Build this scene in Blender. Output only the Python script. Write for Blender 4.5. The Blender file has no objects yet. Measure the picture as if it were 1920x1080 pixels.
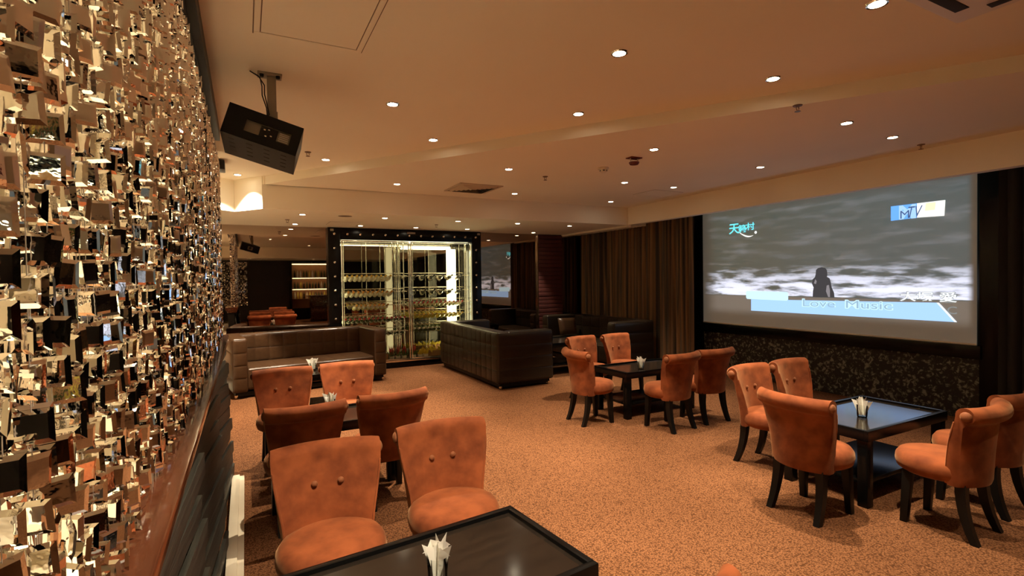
import bpy, bmesh, math, random
from mathutils import Matrix, Vector, Euler
random.seed(7)
R = math.radians
scene = bpy.context.scene
C = scene.collection

# ------------------------------------------------------------------ camera, world, exposure
cd = bpy.data.cameras.new('camera'); cam = bpy.data.objects.new('camera', cd); C.objects.link(cam)
cd.sensor_width = 36; cd.lens = 18; cd.clip_start = .02; cd.clip_end = 100
CX = Vector((0.88674, -0.46186, -0.01447)); CF = Vector((0.46167, 0.88690, -0.01702))
CX.normalize(); CF = (CF - CX * CF.dot(CX)).normalized(); CU = CX.cross(CF)
m = Matrix((CX, CU, -CF)).transposed().to_4x4(); m.translation = (0, 0, 1.65)
cam.matrix_world = m
scene.camera = cam
w = bpy.data.worlds.new('world'); scene.world = w; w.use_nodes = True
w.node_tree.nodes['Background'].inputs[0].default_value = (.02, .016, .012, 1)
w.node_tree.nodes['Background'].inputs[1].default_value = .3
vs = scene.view_settings
vs.view_transform = 'Standard'; vs.look = 'None'; vs.gamma = 1; vs.exposure = 0.42; vs.use_curve_mapping = False
scene.cycles.use_denoising = True; scene.cycles.use_adaptive_sampling = True; scene.cycles.adaptive_threshold = .02
scene.cycles.max_bounces = 7; scene.cycles.diffuse_bounces = 6; scene.cycles.glossy_bounces = 4
scene.cycles.transparent_max_bounces = 16; scene.cycles.sample_clamp_indirect = 4
scene.cycles.caustics_reflective = True; scene.cycles.blur_glossy = .6
WARM = (1, .845, .62)
SPOT_W = 170

# ------------------------------------------------------------------ helpers
H1, H2, H3 = 3.06, 2.95, 2.63
YB = 9.75           # mirror wall

class MB:
    def __init__(s): s.v = []; s.f = []; s.mi = []; s.cur = 0
    def add(s, vs_, fs, M=None):
        o = len(s.v)
        for p in vs_:
            p = Vector(p)
            s.v.append(tuple(M @ p) if M is not None else tuple(p))
        for f in fs: s.f.append([i + o for i in f]); s.mi.append(s.cur)
        return s
    def box(s, x0, x1, y0, y1, z0, z1, M=None):
        return s.add([(x0,y0,z0),(x1,y0,z0),(x1,y1,z0),(x0,y1,z0),(x0,y0,z1),(x1,y0,z1),(x1,y1,z1),(x0,y1,z1)],
                     [(0,3,2,1),(4,5,6,7),(0,1,5,4),(1,2,6,5),(2,3,7,6),(3,0,4,7)], M)
    def lathe(s, prof, n=16, M=None):
        vs_ = []; fs = []; idx = []
        for r, z in prof:
            if r < 1e-6: idx.append([len(vs_)] * n); vs_.append((0, 0, z))
            else:
                idx.append(list(range(len(vs_), len(vs_) + n)))
                for k in range(n): a = 2*math.pi*k/n; vs_.append((r*math.cos(a), r*math.sin(a), z))
        for a, b in zip(idx, idx[1:]):
            for k in range(n):
                q = [a[k], a[(k+1) % n], b[(k+1) % n], b[k]]
                u = []
                for i in q:
                    if i not in u: u.append(i)
                if len(u) > 2: fs.append(u)
        return s.add(vs_, fs, M)
    def tube(s, pts, r, n=6, M=None):
        pts = [Vector(p) for p in pts]; vs_ = []; fs = []
        for i, p in enumerate(pts):
            t = (pts[min(i+1, len(pts)-1)] - pts[max(i-1, 0)]).normalized()
            ref = Vector((0, 0, 1)) if abs(t.z) < .9 else Vector((1, 0, 0))
            a = t.cross(ref).normalized(); b = t.cross(a)
            rr = r[i] if isinstance(r, (list, tuple)) else r
            for k in range(n):
                th = 2*math.pi*k/n; vs_.append(p + a*rr*math.cos(th) + b*rr*math.sin(th))
        for i in range(len(pts)-1):
            for k in range(n): fs.append((i*n+k, i*n+(k+1) % n, (i+1)*n+(k+1) % n, (i+1)*n+k))
        fs.append(tuple(range(n))[::-1]); fs.append(tuple(range((len(pts)-1)*n, len(pts)*n)))
        return s.add(vs_, fs, M)
    def prism(s, poly, z0, z1, M=None):
        n = len(poly)
        vs_ = [(x, y, z0) for x, y in poly] + [(x, y, z1) for x, y in poly]
        fs = [tuple(range(n))[::-1], tuple(range(n, 2*n))] + [(i, (i+1) % n, n+(i+1) % n, n+i) for i in range(n)]
        return s.add(vs_, fs, M)
    def loft(s, rings, cap=True, M=None):
        n = len(rings[0]); vs_ = [p for r in rings for p in r]; fs = []
        for i in range(len(rings)-1):
            for k in range(n): fs.append((i*n+k, i*n+(k+1) % n, (i+1)*n+(k+1) % n, (i+1)*n+k))
        if cap: fs.append(tuple(range(n))[::-1]); fs.append(tuple(range((len(rings)-1)*n, len(rings)*n)))
        return s.add(vs_, fs, M)
    def mesh(s, name, mats, bevel=0, seg=2, smooth=35):
        me = bpy.data.meshes.new(name); me.from_pydata(s.v, [], s.f)
        if not isinstance(mats, (list, tuple)): mats = [mats]
        for m_ in mats: me.materials.append(m_)
        if len(mats) > 1:
            for p, i in zip(me.polygons, s.mi): p.material_index = i
        bm = bmesh.new(); bm.from_mesh(me)
        bmesh.ops.recalc_face_normals(bm, faces=bm.faces)
        if bevel:
            es = [e for e in bm.edges if len(e.link_faces) == 2 and e.calc_face_angle(0) > R(30)]
            bmesh.ops.bevel(bm, geom=es, offset=bevel, segments=seg, affect='EDGES', profile=.6, clamp_overlap=True)
        bm.to_mesh(me); bm.free()
        if smooth:
            for p in me.polygons: p.use_smooth = True
            me.set_sharp_from_angle(angle=R(smooth))
        return me

def link(name, me, parent=None, loc=None, rot=None, scale=None):
    o = bpy.data.objects.new(name, me); C.objects.link(o)
    if parent is not None: o.parent = parent
    if loc is not None: o.location = loc
    if rot is not None: o.rotation_euler = rot
    if scale is not None: o.scale = scale
    return o
def obj(name, mb, mat, parent=None, **k): return link(name, mb.mesh(name, mat, **k), parent)
def tag(o, label=None, cat=None, group=None, kind=None):
    if label: o['label'] = label
    if cat: o['category'] = cat
    if group: o['group'] = group
    if kind: o['kind'] = kind
    return o
def thing(name, label, cat, loc=(0, 0, 0), rz=0, group=None):
    o = link(name, None, None, loc, (0, 0, rz)); o.empty_display_size = .1
    return tag(o, label, cat, group)
def struct(name, mb, mat, parent=None, **k):
    o = obj(name, mb, mat, parent, **k)
    if parent is None: o['kind'] = 'structure'
    return o
def copy_tree(o, parent=None):
    c = o.copy(); C.objects.link(c); c.parent = parent
    for ch in list(o.children): copy_tree(ch, c)
    return c

# ------------------------------------------------------------------ materials
def mat(name, col, rough=.5, metal=0, noise=None, bump=None, spec=.5, sheen=0, coat=0, emit=None):
    """noise=(scale, colour2, detail[, stretch]); bump=(scale, strength[, stretch])"""
    M = bpy.data.materials.new(name); M.use_nodes = True
    nt = M.node_tree; b = nt.nodes['Principled BSDF']; L = nt.links.new
    b.inputs['Base Color'].default_value = (*col, 1); b.inputs['Roughness'].default_value = rough
    b.inputs['Metallic'].default_value = metal; b.inputs['Specular IOR Level'].default_value = spec
    if sheen:
        b.inputs['Sheen Weight'].default_value = sheen; b.inputs['Sheen Roughness'].default_value = .4
        b.inputs['Sheen Tint'].default_value = (1, .6, .3, 1)
    if coat: b.inputs['Coat Weight'].default_value = coat; b.inputs['Coat Roughness'].default_value = .05
    if emit: b.inputs['Emission Color'].default_value = (*emit[0], 1); b.inputs['Emission Strength'].default_value = emit[1]
    tc = nt.nodes.new('ShaderNodeTexCoord')
    def coords(st):
        if not st: return tc.outputs['Object']
        mp = nt.nodes.new('ShaderNodeMapping'); mp.inputs['Scale'].default_value = st; L(tc.outputs['Object'], mp.inputs['Vector']); return mp.outputs[0]
    if noise:
        n = nt.nodes.new('ShaderNodeTexNoise'); n.inputs['Scale'].default_value = noise[0]; n.inputs['Detail'].default_value = noise[2]
        L(coords(noise[3] if len(noise) > 3 else None), n.inputs['Vector'])
        r = nt.nodes.new('ShaderNodeValToRGB'); r.color_ramp.elements[0].position = .3; r.color_ramp.elements[1].position = .7
        r.color_ramp.elements[0].color = (*col, 1); r.color_ramp.elements[1].color = (*noise[1], 1)
        L(n.outputs['Fac'], r.inputs[0]); L(r.outputs[0], b.inputs['Base Color'])
    if bump:
        n = nt.nodes.new('ShaderNodeTexNoise'); n.inputs['Scale'].default_value = bump[0]; n.inputs['Detail'].default_value = 3
        L(coords(bump[2] if len(bump) > 2 else None), n.inputs['Vector'])
        u = nt.nodes.new('ShaderNodeBump'); u.inputs['Strength'].default_value = bump[1]; u.inputs['Distance'].default_value = .01
        L(n.outputs['Fac'], u.inputs['Height']); L(u.outputs[0], b.inputs['Normal'])
    return M
def emission(name, col, s):
    M = bpy.data.materials.new(name); M.use_nodes = True; nt = M.node_tree
    nt.nodes.remove(nt.nodes['Principled BSDF'])
    e = nt.nodes.new('ShaderNodeEmission'); e.inputs[0].default_value = (*col, 1); e.inputs[1].default_value = s
    nt.links.new(e.outputs[0], nt.nodes['Material Output'].inputs[0]); return M
def pane_mat(name, tint=(1, 1, 1), ior=1.45):
    M = bpy.data.materials.new(name); M.use_nodes = True; nt = M.node_tree
    nt.nodes.remove(nt.nodes['Principled BSDF'])
    t = nt.nodes.new('ShaderNodeBsdfTransparent'); t.inputs[0].default_value = (*tint, 1)
    g = nt.nodes.new('ShaderNodeBsdfGlossy'); g.inputs['Roughness'].default_value = .02
    fr = nt.nodes.new('ShaderNodeFresnel'); fr.inputs[0].default_value = ior
    mx = nt.nodes.new('ShaderNodeMixShader')
    nt.links.new(fr.outputs[0], mx.inputs[0]); nt.links.new(t.outputs[0], mx.inputs[1]); nt.links.new(g.outputs[0], mx.inputs[2])
    nt.links.new(mx.outputs[0], nt.nodes['Material Output'].inputs[0]); return M

M_ceil = mat('ceiling_paint', (.89, .83, .69), .75, noise=(1.2, (.87, .80, .66), 2))
M_carpet = None
M_suede = mat('orange_suede', (.125, .028, .008), .85, noise=(7, (.285, .074, .022), 8), bump=(14, .25), sheen=.3, spec=.2)
_r = [n for n in M_suede.node_tree.nodes if n.type == 'VALTORGB'][0].color_ramp
_r.elements[0].position = .32; _r.elements[1].position = .66
M_button = mat('suede_button', (.22, .07, .025), .7, sheen=.3, spec=.3)
M_black = mat('black_lacquer', (.004, .004, .004), .22, spec=.2)
M_leg = mat('black_leg', (.005, .0045, .004), .35, spec=.25)
M_top = mat('dark_table_top', (.012, .009, .007), .12, noise=(5, (.02, .014, .01), 4, (1, 6, 1)), spec=.4)
M_leather = mat('brown_leather', (.040, .018, .008), .30, noise=(4, (.058, .029, .013), 3), bump=(90, .08), spec=.35)
M_leather2 = mat('dark_leather', (.020, .013, .008), .30, noise=(4, (.030, .021, .013), 3), bump=(90, .08), spec=.35)
M_chrome = mat('chrome', (.85, .8, .7), .12, 1)
M_mirror = mat('tinted_mirror', (.40, .31, .25), .015, 1)
M_cabmirror = mat('cabinet_mirror', (.55, .52, .46), .02, 1)
M_crystal = mat('mirrored_crystal', (.90, .89, .86), .03, 1, bump=(28, .05))
M_string = mat('nylon_string', (.35, .3, .25), .4)
M_wood = mat('red_brown_wood', (.028, .007, .003), .16, noise=(3, (.062, .018, .007), 5, (12, .6, 12)), coat=.5)
M_plank = mat('charcoal_plank', (.012, .012, .010), .5, spec=.25, noise=(4, (.036, .035, .027), 5, (8, .8, 14)), bump=(10, .3, (8, .6, 20)))
M_marble = mat('cream_marble', (.78, .70, .55), .25, noise=(3, (.68, .58, .43), 5))
M_blackmetal = mat('black_metal', (.006, .0055, .005), .45, spec=.2)
M_greymetal = mat('grey_bracket', (.30, .25, .18), .5)
M_white = mat('white_plastic', (.72, .66, .55), .5)
M_paper = mat('white_paper', (.85, .82, .74), .8, bump=(30, .2))
M_glass = pane_mat('clear_glass', (.96, .97, .95), 1.35)
M_pane = pane_mat('cabinet_glass', (.97, .97, .93), 1.3)
M_lamp = emission('lamp_glow', (1, .86, .62), 30)
M_dimlamp = emission('lamp_dim', (1, .86, .62), 9)
M_brick = mat('dark_red_stone', (.055, .010, .008), .6, noise=(6, (.09, .018, .012), 3), bump=(25, .5))
M_darkwall = mat('dark_wall', (.012, .010, .009), .5)
M_red = mat('red_device', (.12, .012, .006), .5)
M_bronze = mat('sprinkler_bronze', (.20, .11, .05), .4, .6)
M_ventshade = mat('duct_dark', (.02, .016, .012), .8)
M_grille = mat('vent_paint', (.5, .4, .29), .6)
M_seam = mat('seam_brown', (.16, .10, .06), .7)
M_green = mat('leaf_green', (.10, .18, .03), .6)
M_yleaf = mat('yellow_leaf', (.75, .58, .06), .6)
M_redfl = mat('red_flower', (.6, .04, .03), .6)
M_crate = mat('wood_crate', (.32, .15, .06), .7, noise=(6, (.42, .21, .09), 4, (1, 1, 8)))
M_pot = mat('white_pot', (.8, .75, .62), .5)

def carpet():
    M = mat('orange_carpet', (.33, .112, .032), .95, spec=.1)
    nt = M.node_tree; b = nt.nodes['Principled BSDF']; L = nt.links.new
    tc = nt.nodes.new('ShaderNodeTexCoord')
    n1 = nt.nodes.new('ShaderNodeTexNoise'); n1.inputs['Scale'].default_value = 1.1; n1.inputs['Detail'].default_value = 3
    v = nt.nodes.new('ShaderNodeTexVoronoi'); v.inputs['Scale'].default_value = 105
    n2 = nt.nodes.new('ShaderNodeTexNoise'); n2.inputs['Scale'].default_value = 160; n2.inputs['Detail'].default_value = 2
    for n in (n1, v, n2): L(tc.outputs['Object'], n.inputs['Vector'])
    r1 = nt.nodes.new('ShaderNodeValToRGB'); r1.color_ramp.elements[0].color = (.170, .070, .029, 1); r1.color_ramp.elements[1].color = (.215, .092, .039, 1)
    L(n1.outputs['Fac'], r1.inputs[0])
    r2 = nt.nodes.new('ShaderNodeValToRGB'); r2.color_ramp.elements[0].color = (1.18, 1.18, 1.18, 1); r2.color_ramp.elements[1].color = (.40, .36, .32, 1)
    r2.color_ramp.elements[0].position = .25; r2.color_ramp.elements[1].position = .75
    L(v.outputs['Distance'], r2.inputs[0])
    mx = nt.nodes.new('ShaderNodeMix'); mx.data_type = 'RGBA'; mx.blend_type = 'MULTIPLY'; mx.inputs['Factor'].default_value = 1
    L(r1.outputs[0], mx.inputs[6]); L(r2.outputs[0], mx.inputs[7]); L(mx.outputs[2], b.inputs['Base Color'])
    u = nt.nodes.new('ShaderNodeBump'); u.inputs['Strength'].default_value = .6; u.inputs['Distance'].default_value = .006
    L(n2.outputs['Fac'], u.inputs['Height']); L(u.outputs[0], b.inputs['Normal'])
    return M
M_carpet = carpet()
def curtain_mat():  # brown-grey cloth; uneven spot light along the pleats is put into its colour bands
    M = mat('light_banded_drape', (.04, .03, .02), .9, spec=.15)
    nt = M.node_tree; b = nt.nodes['Principled BSDF']; L = nt.links.new
    tc = nt.nodes.new('ShaderNodeTexCoord'); mp = nt.nodes.new('ShaderNodeMapping'); mp.inputs['Scale'].default_value = (0, 1, .02)
    n = nt.nodes.new('ShaderNodeTexNoise'); n.inputs['Scale'].default_value = 7; n.inputs['Detail'].default_value = 2
    L(tc.outputs['Object'], mp.inputs[0]); L(mp.outputs[0], n.inputs['Vector'])
    r = nt.nodes.new('ShaderNodeValToRGB'); cr = r.color_ramp
    cr.elements[0].position = .3; cr.elements[0].color = (.028, .024, .018, 1)
    cr.elements[1].position = .75; cr.elements[1].color = (.34, .27, .17, 1)
    for p, c in ((.42, (.06, .048, .034)), (.5, (.22, .12, .055)), (.57, (.065, .058, .044)), (.66, (.26, .15, .07))):
        e = cr.elements.new(p); e.color = (*c, 1)
    L(n.outputs['Fac'], r.inputs[0]); L(r.outputs[0], b.inputs['Base Color']); return M
M_drape = curtain_mat()
M_drape2 = mat('black_drape', (.030, .028, .025), .9, spec=.15)
def damask():
    M = mat('floral_damask', (.006, .006, .005), .6)
    nt = M.node_tree; b = nt.nodes['Principled BSDF']; L = nt.links.new
    tc = nt.nodes.new('ShaderNodeTexCoord')
    n = nt.nodes.new('ShaderNodeTexNoise'); n.inputs['Scale'].default_value = 15; n.inputs['Detail'].default_value = 4; n.inputs['Roughness'].default_value = .6; n.inputs['Distortion'].default_value = 1.6
    v = nt.nodes.new('ShaderNodeTexVoronoi'); v.inputs['Scale'].default_value = 20
    L(tc.outputs['Object'], n.inputs['Vector']); L(tc.outputs['Object'], v.inputs['Vector'])
    a = nt.nodes.new('ShaderNodeMath'); a.operation = 'MULTIPLY_ADD'; a.inputs[1].default_value = -.30; L(v.outputs['Distance'], a.inputs[0]); L(n.outputs['Fac'], a.inputs[2])
    r = nt.nodes.new('ShaderNodeValToRGB'); cr = r.color_ramp
    cr.elements[0].position = .36; cr.elements[0].color = (.006, .006, .005, 1); cr.elements[1].position = .50; cr.elements[1].color = (.21, .20, .15, 1)
    e = cr.elements.new(.42); e.color = (.075, .071, .052, 1)
    L(a.outputs[0], r.inputs[0]); L(r.outputs[0], b.inputs['Base Color']); return M
M_damask = damask()

# ------------------------------------------------------------------ room shell
struct('floor', MB().box(-.42, 7.4, -5.4, 10.4, -.1, 0), M_carpet, smooth=0)
struct('floor_corridor', MB().box(-4.2, -.42, -5.4, 10.4, -.1, 0), M_marble, smooth=0)
# ceiling: upper field, lower field beyond a diagonal step, low soffit along the mirror wall
DG = [(.22, 7.56), (4.51, 1.42), (7.45, -2.83)]
struct('ceiling', MB().prism([(-4.2, -5.4), (7.45, -5.4), (7.45, -2.83), (4.51, 1.42), (.22, 7.56), (-.11, 7.98), (-1.0, 7.2), (-4.2, 7.2)], H1, H1+.1), M_ceil, smooth=0)
struct('ceiling_lower', MB().prism([(.22, 7.56), (4.51, 1.42), (7.45, -2.83), (7.45, 7.5), (.24, 7.5)], H2, H1+.1), M_ceil, smooth=0)
struct('ceiling_soffit', MB().prism([(-4.2, 7.2), (-1.0, 7.2), (-.11, 7.98), (.22, 7.52), (7.45, 7.47), (7.45, 10.4), (-4.2, 10.4)], H3, H1+.12), M_ceil, smooth=0)
struct('trim_1', MB().box(6.34, 6.46, -5.4, 7.475, H3, H2), M_ceil, smooth=0)           # bulkhead in front of curtains
struct('trim_2', MB().box(6.34, 6.42, 7.475, YB, H3-.035, H3), M_ceil, smooth=0)        # curtain pelmet at the soffit
struct('ceiling_bar', MB().box(-4.2, 7.45, -5.4, -3.0, H3, H1), M_ceil, smooth=0)       # lowered bulkhead over the bar behind
struct('wall_right', MB().box(7.24, 7.4, -5.4, 10.4, 0, H1), M_darkwall, smooth=0)
struct('wall_left', MB().box(-4.3, -4.2, -5.4, 10.4, 0, H1+.1), M_ceil, smooth=0)
struct('wall_rear', MB().box(-4.2, 7.4, -5.5, -5.4, 0, H1), M_darkwall, smooth=0)
wb = MB().box(-4.2, 1.32, YB, YB+.1, 0, H3); wb.box(4.30, 7.4, YB, YB+.1, 0, H3); wb.box(1.32, 4.30, 10.34, 10.4, 0, H3)
struct('wall_back', wb, M_mirror, smooth=0)
struct('baseboard_back', MB().box(-4.2, 1.30, YB-.02, YB, 0, .1).box(4.32, 5.7, YB-.02, YB, 0, .1), M_blackmetal, bevel=.003)

# pilaster of dark red stone strips at the right end of the mirror wall
pil = struct('wall_pilaster', MB().box(5.71, 6.34, YB-.012, YB+.05, 0, H3), M_darkwall, smooth=0)
stone = MB().box(-.315, .315, -.03, 0, -.042, .042).mesh('stone_strip', M_brick, bevel=.008)
for k in range(29):
    link('stone_strip', stone, pil, (6.025, YB-.012+random.uniform(-.004, .006), .05+k*.09))
obj('edge_trim', MB().box(5.69, 5.71, YB-.05, YB, 0, H3), M_chrome, pil)

# black frame, damask panel below the screen
struct('trim_3', MB().box(7.13, 7.24, 2.60, 6.58, .69, .84).box(7.15, 7.24, 6.47, 6.62, 0, 2.95).box(7.15, 7.24, 2.44, 2.62, 0, 2.95), M_black, bevel=.006)
struct('wall_panel', MB().box(7.19, 7.24, 2.62, 6.52, 0, .69), M_damask, smooth=0)
o = thing('wall_socket', 'small white socket plate on dark floral panel behind orange chair', 'socket', (7.19, 4.59, .23))
obj('plate', MB().box(-.01, 0, -.04, .04, -.045, .045), M_white, o, bevel=.003)
obj('socket_face', MB().box(-.013, -.01, -.022, .022, -.025, .025), M_greymetal, o, bevel=.002)

# ------------------------------------------------------------------ downlights
ring_me = MB().lathe([(.040, .0), (.040, -.006), (.050, -.008), (.054, 0)], 20).mesh('trim_ring', M_chrome)
lens_me = MB().lathe([(0, -.004), (.037, -.004), (.040, 0)], 20).mesh('lamp_lens', M_lamp)
lensd_me = MB().lathe([(0, -.004), (.037, -.004), (.040, 0)], 20).mesh('lamp_lens', M_dimlamp)
spots = {}
def downlight(x, y, z, label, power=1., group=None, cone=64, dim=False):
    t = thing('ceiling_downlight', label, 'downlight', (x, y, z), 0, group or 'recessed downlights')
    link('trim_ring', ring_me, t); link('lamp_lens', lensd_me if dim else lens_me, t)
    if power:
        key = (round(power, 2), cone)
        if key not in spots:
            l = bpy.data.lights.new('downlight_beam', 'SPOT'); l.energy = SPOT_W*power; l.color = WARM
            l.spot_size = R(cone); l.spot_blend = .55; l.shadow_soft_size = .018; spots[key] = l
        link('downlight_beam', spots[key], t, (0, 0, -.03))
    return t
for a in [
    (3.38, 2.40, H1, 'large bright downlight in upper ceiling, rightmost before the diagonal step', 2.0),
    (2.11, 2.55, H1, 'dimmer downlight in upper ceiling, topmost in the picture', .2),
    (2.56, 3.64, H1, 'bright downlight in upper ceiling straight above the middle of the diagonal step', 1.8),
    (1.07, 4.07, H1, 'dim downlight in upper ceiling, right of the black projector', 1.6),
    (1.70, 4.93, H1, 'bright starry downlight in upper ceiling just above the diagonal step, right of projector', 2.5),
    (.85, 6.23, H1, 'bright downlight in upper ceiling next to the projector box lower corner', 2.2),
    (-.06, 7.55, H1, 'downlight glowing in the bright ceiling corner left of the projector', 3.5),
    (2.95, 1.50, H1, 'downlight in upper ceiling at the top edge of the picture', 1.2),
]: downlight(*a, group='downlights in the upper ceiling', cone=100 if a[1] > 7 else 72)
for a in [
    (4.60, 2.58, H2, 'downlight in lower ceiling above and left of the screen corner', .8),
    (5.49, 2.66, H2, 'rightmost downlight in lower ceiling, near the beige bulkhead over the screen', .35),
    (5.49, 4.07, H2, 'downlight in lower ceiling above the left part of the screen', .3),
    (3.71, 3.96, H2, 'downlight in lower ceiling right behind the small red device', .9),
    (4.62, 5.50, H2, 'brightest downlight in lower ceiling, below the white smoke detector', 1.9),
    (5.53, 5.51, H2, 'downlight in lower ceiling beside the faint square hatch outline', .5),
    (5.55, 6.97, H2, 'downlight in lower ceiling, furthest right near the bulkhead corner', .6),
    (2.78, 5.38, H2, 'downlight in lower ceiling right above the square air vent', .5),
    (3.65, 6.88, H2, 'small downlight in lower ceiling to the right of the square air vent', .5),
    (1.83, 6.81, H2, 'downlight in lower ceiling to the left of the square air vent', .8),
]: downlight(*a, group='downlights in the lower ceiling')
for a in [
    (.75, 7.95, H3, 'leftmost downlight of the front row in the low soffit', .7),
    (1.94, 7.96, H3, 'second downlight from left in the front row of the low soffit', .7),
    (3.15, 7.96, H3, 'third downlight of the front soffit row, above the wine cabinet', .7),
    (4.26, 7.93, H3, 'fourth downlight of the front soffit row, right of the wine cabinet', .7),
    (5.37, 7.96, H3, 'rightmost downlight of the front soffit row, near the curtain', .7),
    (.76, 9.30, H3, 'leftmost rear soffit downlight, over the brown sofa', .7),
    (1.81, 9.20, H3, 'rear soffit downlight above the left corner of the wine cabinet', .6),
    (2.81, 9.20, H3, 'rear soffit downlight above the middle of the wine cabinet', .6),
    (3.81, 9.15, H3, 'rear soffit downlight above the right corner of the wine cabinet', .6),
    (5.41, 9.38, H3, 'rear soffit downlight in front of the dark red pilaster', .7),
]: downlight(*a, group='downlights in the low soffit')
for x, y in ((.75, 1.2), (4.4, .2), (2.2, -1.6), (5.6, 1.0)):  # all out of view; the first is added to light the near left chairs
    downlight(x, y, H1 if x < 5 else H2, 'unseen downlight outside the view', 2.6 if x < 1 else .5, group='unseen downlights outside the view', cone=88 if x < 1 else 64)
for x, y in ((.2, -3.6), (2.6, -3.6), (5.0, -3.6)):
    downlight(x, y, H3, 'downlight in the bar bulkhead, seen only in the mirror', .6, group='downlights over the bar')
for x, y in ((-1.5, 1.6), (-1.5, 3.4), (-1.5, 5.4), (-3.0, 2.4), (-3.0, 4.4), (-2.2, .2)):
    downlight(x, y, H1, 'downlight in the corridor ceiling beyond the crystal curtain', 6.0, group='corridor downlights', cone=66)

# ------------------------------------------------------------------ crystal curtain partition
PX = -.165                       # room side edge of the ledge
part = thing('partition_ledge', 'low partition with polished red-brown wooden ledge and charcoal planks under crystal curtain', 'partition', (0, 0, 0))
obj('ledge', MB().box(-.42, PX, -1.2, 6.3, 1.06, 1.10).box(-.40, PX-.012, -1.2, 6.3, 1.025, 1.06).box(-.38, PX-.03, -1.2, 6.3, .985, 1.025), M_wood, part, bevel=.004)
obj('core', MB().box(-.36, -.235, -1.2, 6.28, 0, .985), M_blackmetal, part, smooth=0)
PLK = MB().box(-.011, .011, -.5, .5, -.045, .045).mesh('plank', M_plank, bevel=.004)
for (y0, y1, x0, x1, tilt) in ((-.2, 1.15, -.20, -.165, 5), (1.15, 2.35, -.205, -.15, 6), (2.35, 3.55, -.21, -.14, 5), (3.55, 4.93, -.215, -.13, 6), (4.93, 6.25, -.225, -.19, 4)):
    L_ = y1 - y0
    for k in range(10):
        f = k/9
        z = .055 + k*.098
        o = link('plank', PLK, part, ((x0+x1)/2 - .03*f + .012*(k % 2), (y0+y1)/2 + random.uniform(-.02, .02), z),
                 (R(-tilt if z < .85 and z > .12 else 0), R(random.uniform(-4, 4)), math.atan2(x0-x1, L_)*1.0), (1, L_*1.0, .97))
pl = thing('marble_plinth', 'cream marble step strip on floor beside the plank partition', 'plinth', (0, 0, 0))
obj('slab', MB().box(-.132, -.04, -1.2, 4.85, 0, .035), M_marble, pl, bevel=.004)
obj('nosing', MB().box(-.132, -.075, -1.2, 4.845, .035, .05), M_marble, pl, bevel=.004)
bt = thing('curtain_track', 'long black track under the ceiling that carries the crystal strings', 'track', (0, 0, 0))
obj('beam', MB().box(-.40, -.178, -1.2, 5.39, 2.95, H1), M_blackmetal, bt, bevel=.004)
obj('rail', MB().box(-.36, -.22, -1.2, 6.3, 2.93, 2.95), M_blackmetal, bt, bevel=.002)
o = thing('ceiling_speaker_box', 'small black box on the ceiling past the end of the curtain track', 'speaker', (-.25, 6.75, H1-.12))
obj('case', MB().box(-.09, .07, -.12, .12, 0, .10), M_blackmetal, o, bevel=.006)
obj('bracket', MB().box(-.04, .02, -.04, .04, .10, .12), M_blackmetal, o, bevel=.002)

# one crystal: a bevelled square mirror tile with raised centre on both faces
def tile_mesh_data(s=.021, d=.004, b=.006):
    v = []
    for z in (-d, d): v += [(-s+b, z, -s+b), (s-b, z, -s+b), (s-b, z, s-b), (-s+b, z, s-b)]
    v += [(-s, 0, -s), (s, 0, -s), (s, 0, s), (-s, 0, s)]
    f = [(0, 1, 2, 3), (7, 6, 5, 4)]
    for i in range(4):
        j = (i+1) % 4
        f += [(8+i, 8+j, j, i), (4+i, 4+j, 8+j, 8+i)]
    return v, f
TV, TF = tile_mesh_data()
tm = MB().add(TV, TF).mesh('crystal_tile', M_crystal, smooth=0)
cur = thing('crystal_curtain', 'shimmering curtain of small square mirrored crystals strung on threads, left foreground', 'curtain', (0, 0, 0))
tiles = []
strings = MB()
rnd = random.Random(11)
for layer, px in ((0, -.235), (1, -.285)):
    ny = int((6.28+.3)/.044)
    for i in range(ny):
        y = -.3 + (i + .5*layer)*.044
        x = px + rnd.uniform(-.008, .008)
        zoff = rnd.choice((0, 0, 0, .027)) + rnd.uniform(-.003, .003)
        if layer < 2 or i % 2: strings.box(x-.0005, x+.0005, y-.0005, y+.0005, 1.10, 2.93)
        for k in range(36):
            z = 1.13 + zoff + k*.054
            if z > 2.90: continue
            miss = (.10, .38)[layer]
            if layer == 2 and y > 3: continue
            if rnd.random() < miss: continue
            ang = rnd.choice((rnd.gauss(0, 22), rnd.gauss(0, 22), rnd.gauss(0, 30), rnd.gauss(62, 16), rnd.gauss(-62, 16)))
            tiles.append((x, y, z, R(ang), R(rnd.uniform(-7, 7)), R(rnd.uniform(-5, 5))))
camp = Vector((0, 0, 1.65))
def score(t):
    d = Vector(t[:3]) - camp; dep = d.dot(CF)
    if dep < .1: return 1e9
    u = d.dot(CX)/dep; v = d.dot(CU)/dep
    if abs(u) > 1.02 or abs(v) > .575: return 1e6 + d.length
    return d.length
tiles.sort(key=score)
for t in tiles[:300]:
    link('crystal_tile', tm, cur, t[:3], (t[4], t[5], t[3]))
rest = MB()
for t in tiles[300:]:
    rest.add(TV, TF, Matrix.Translation(t[:3]) @ Euler((t[4], t[5], t[3])).to_matrix().to_4x4())
tag(obj('small_crystals', rest, M_crystal, cur, smooth=0), kind='stuff')
tag(obj('threads', strings, M_string, cur, smooth=0), kind='stuff')

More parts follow.
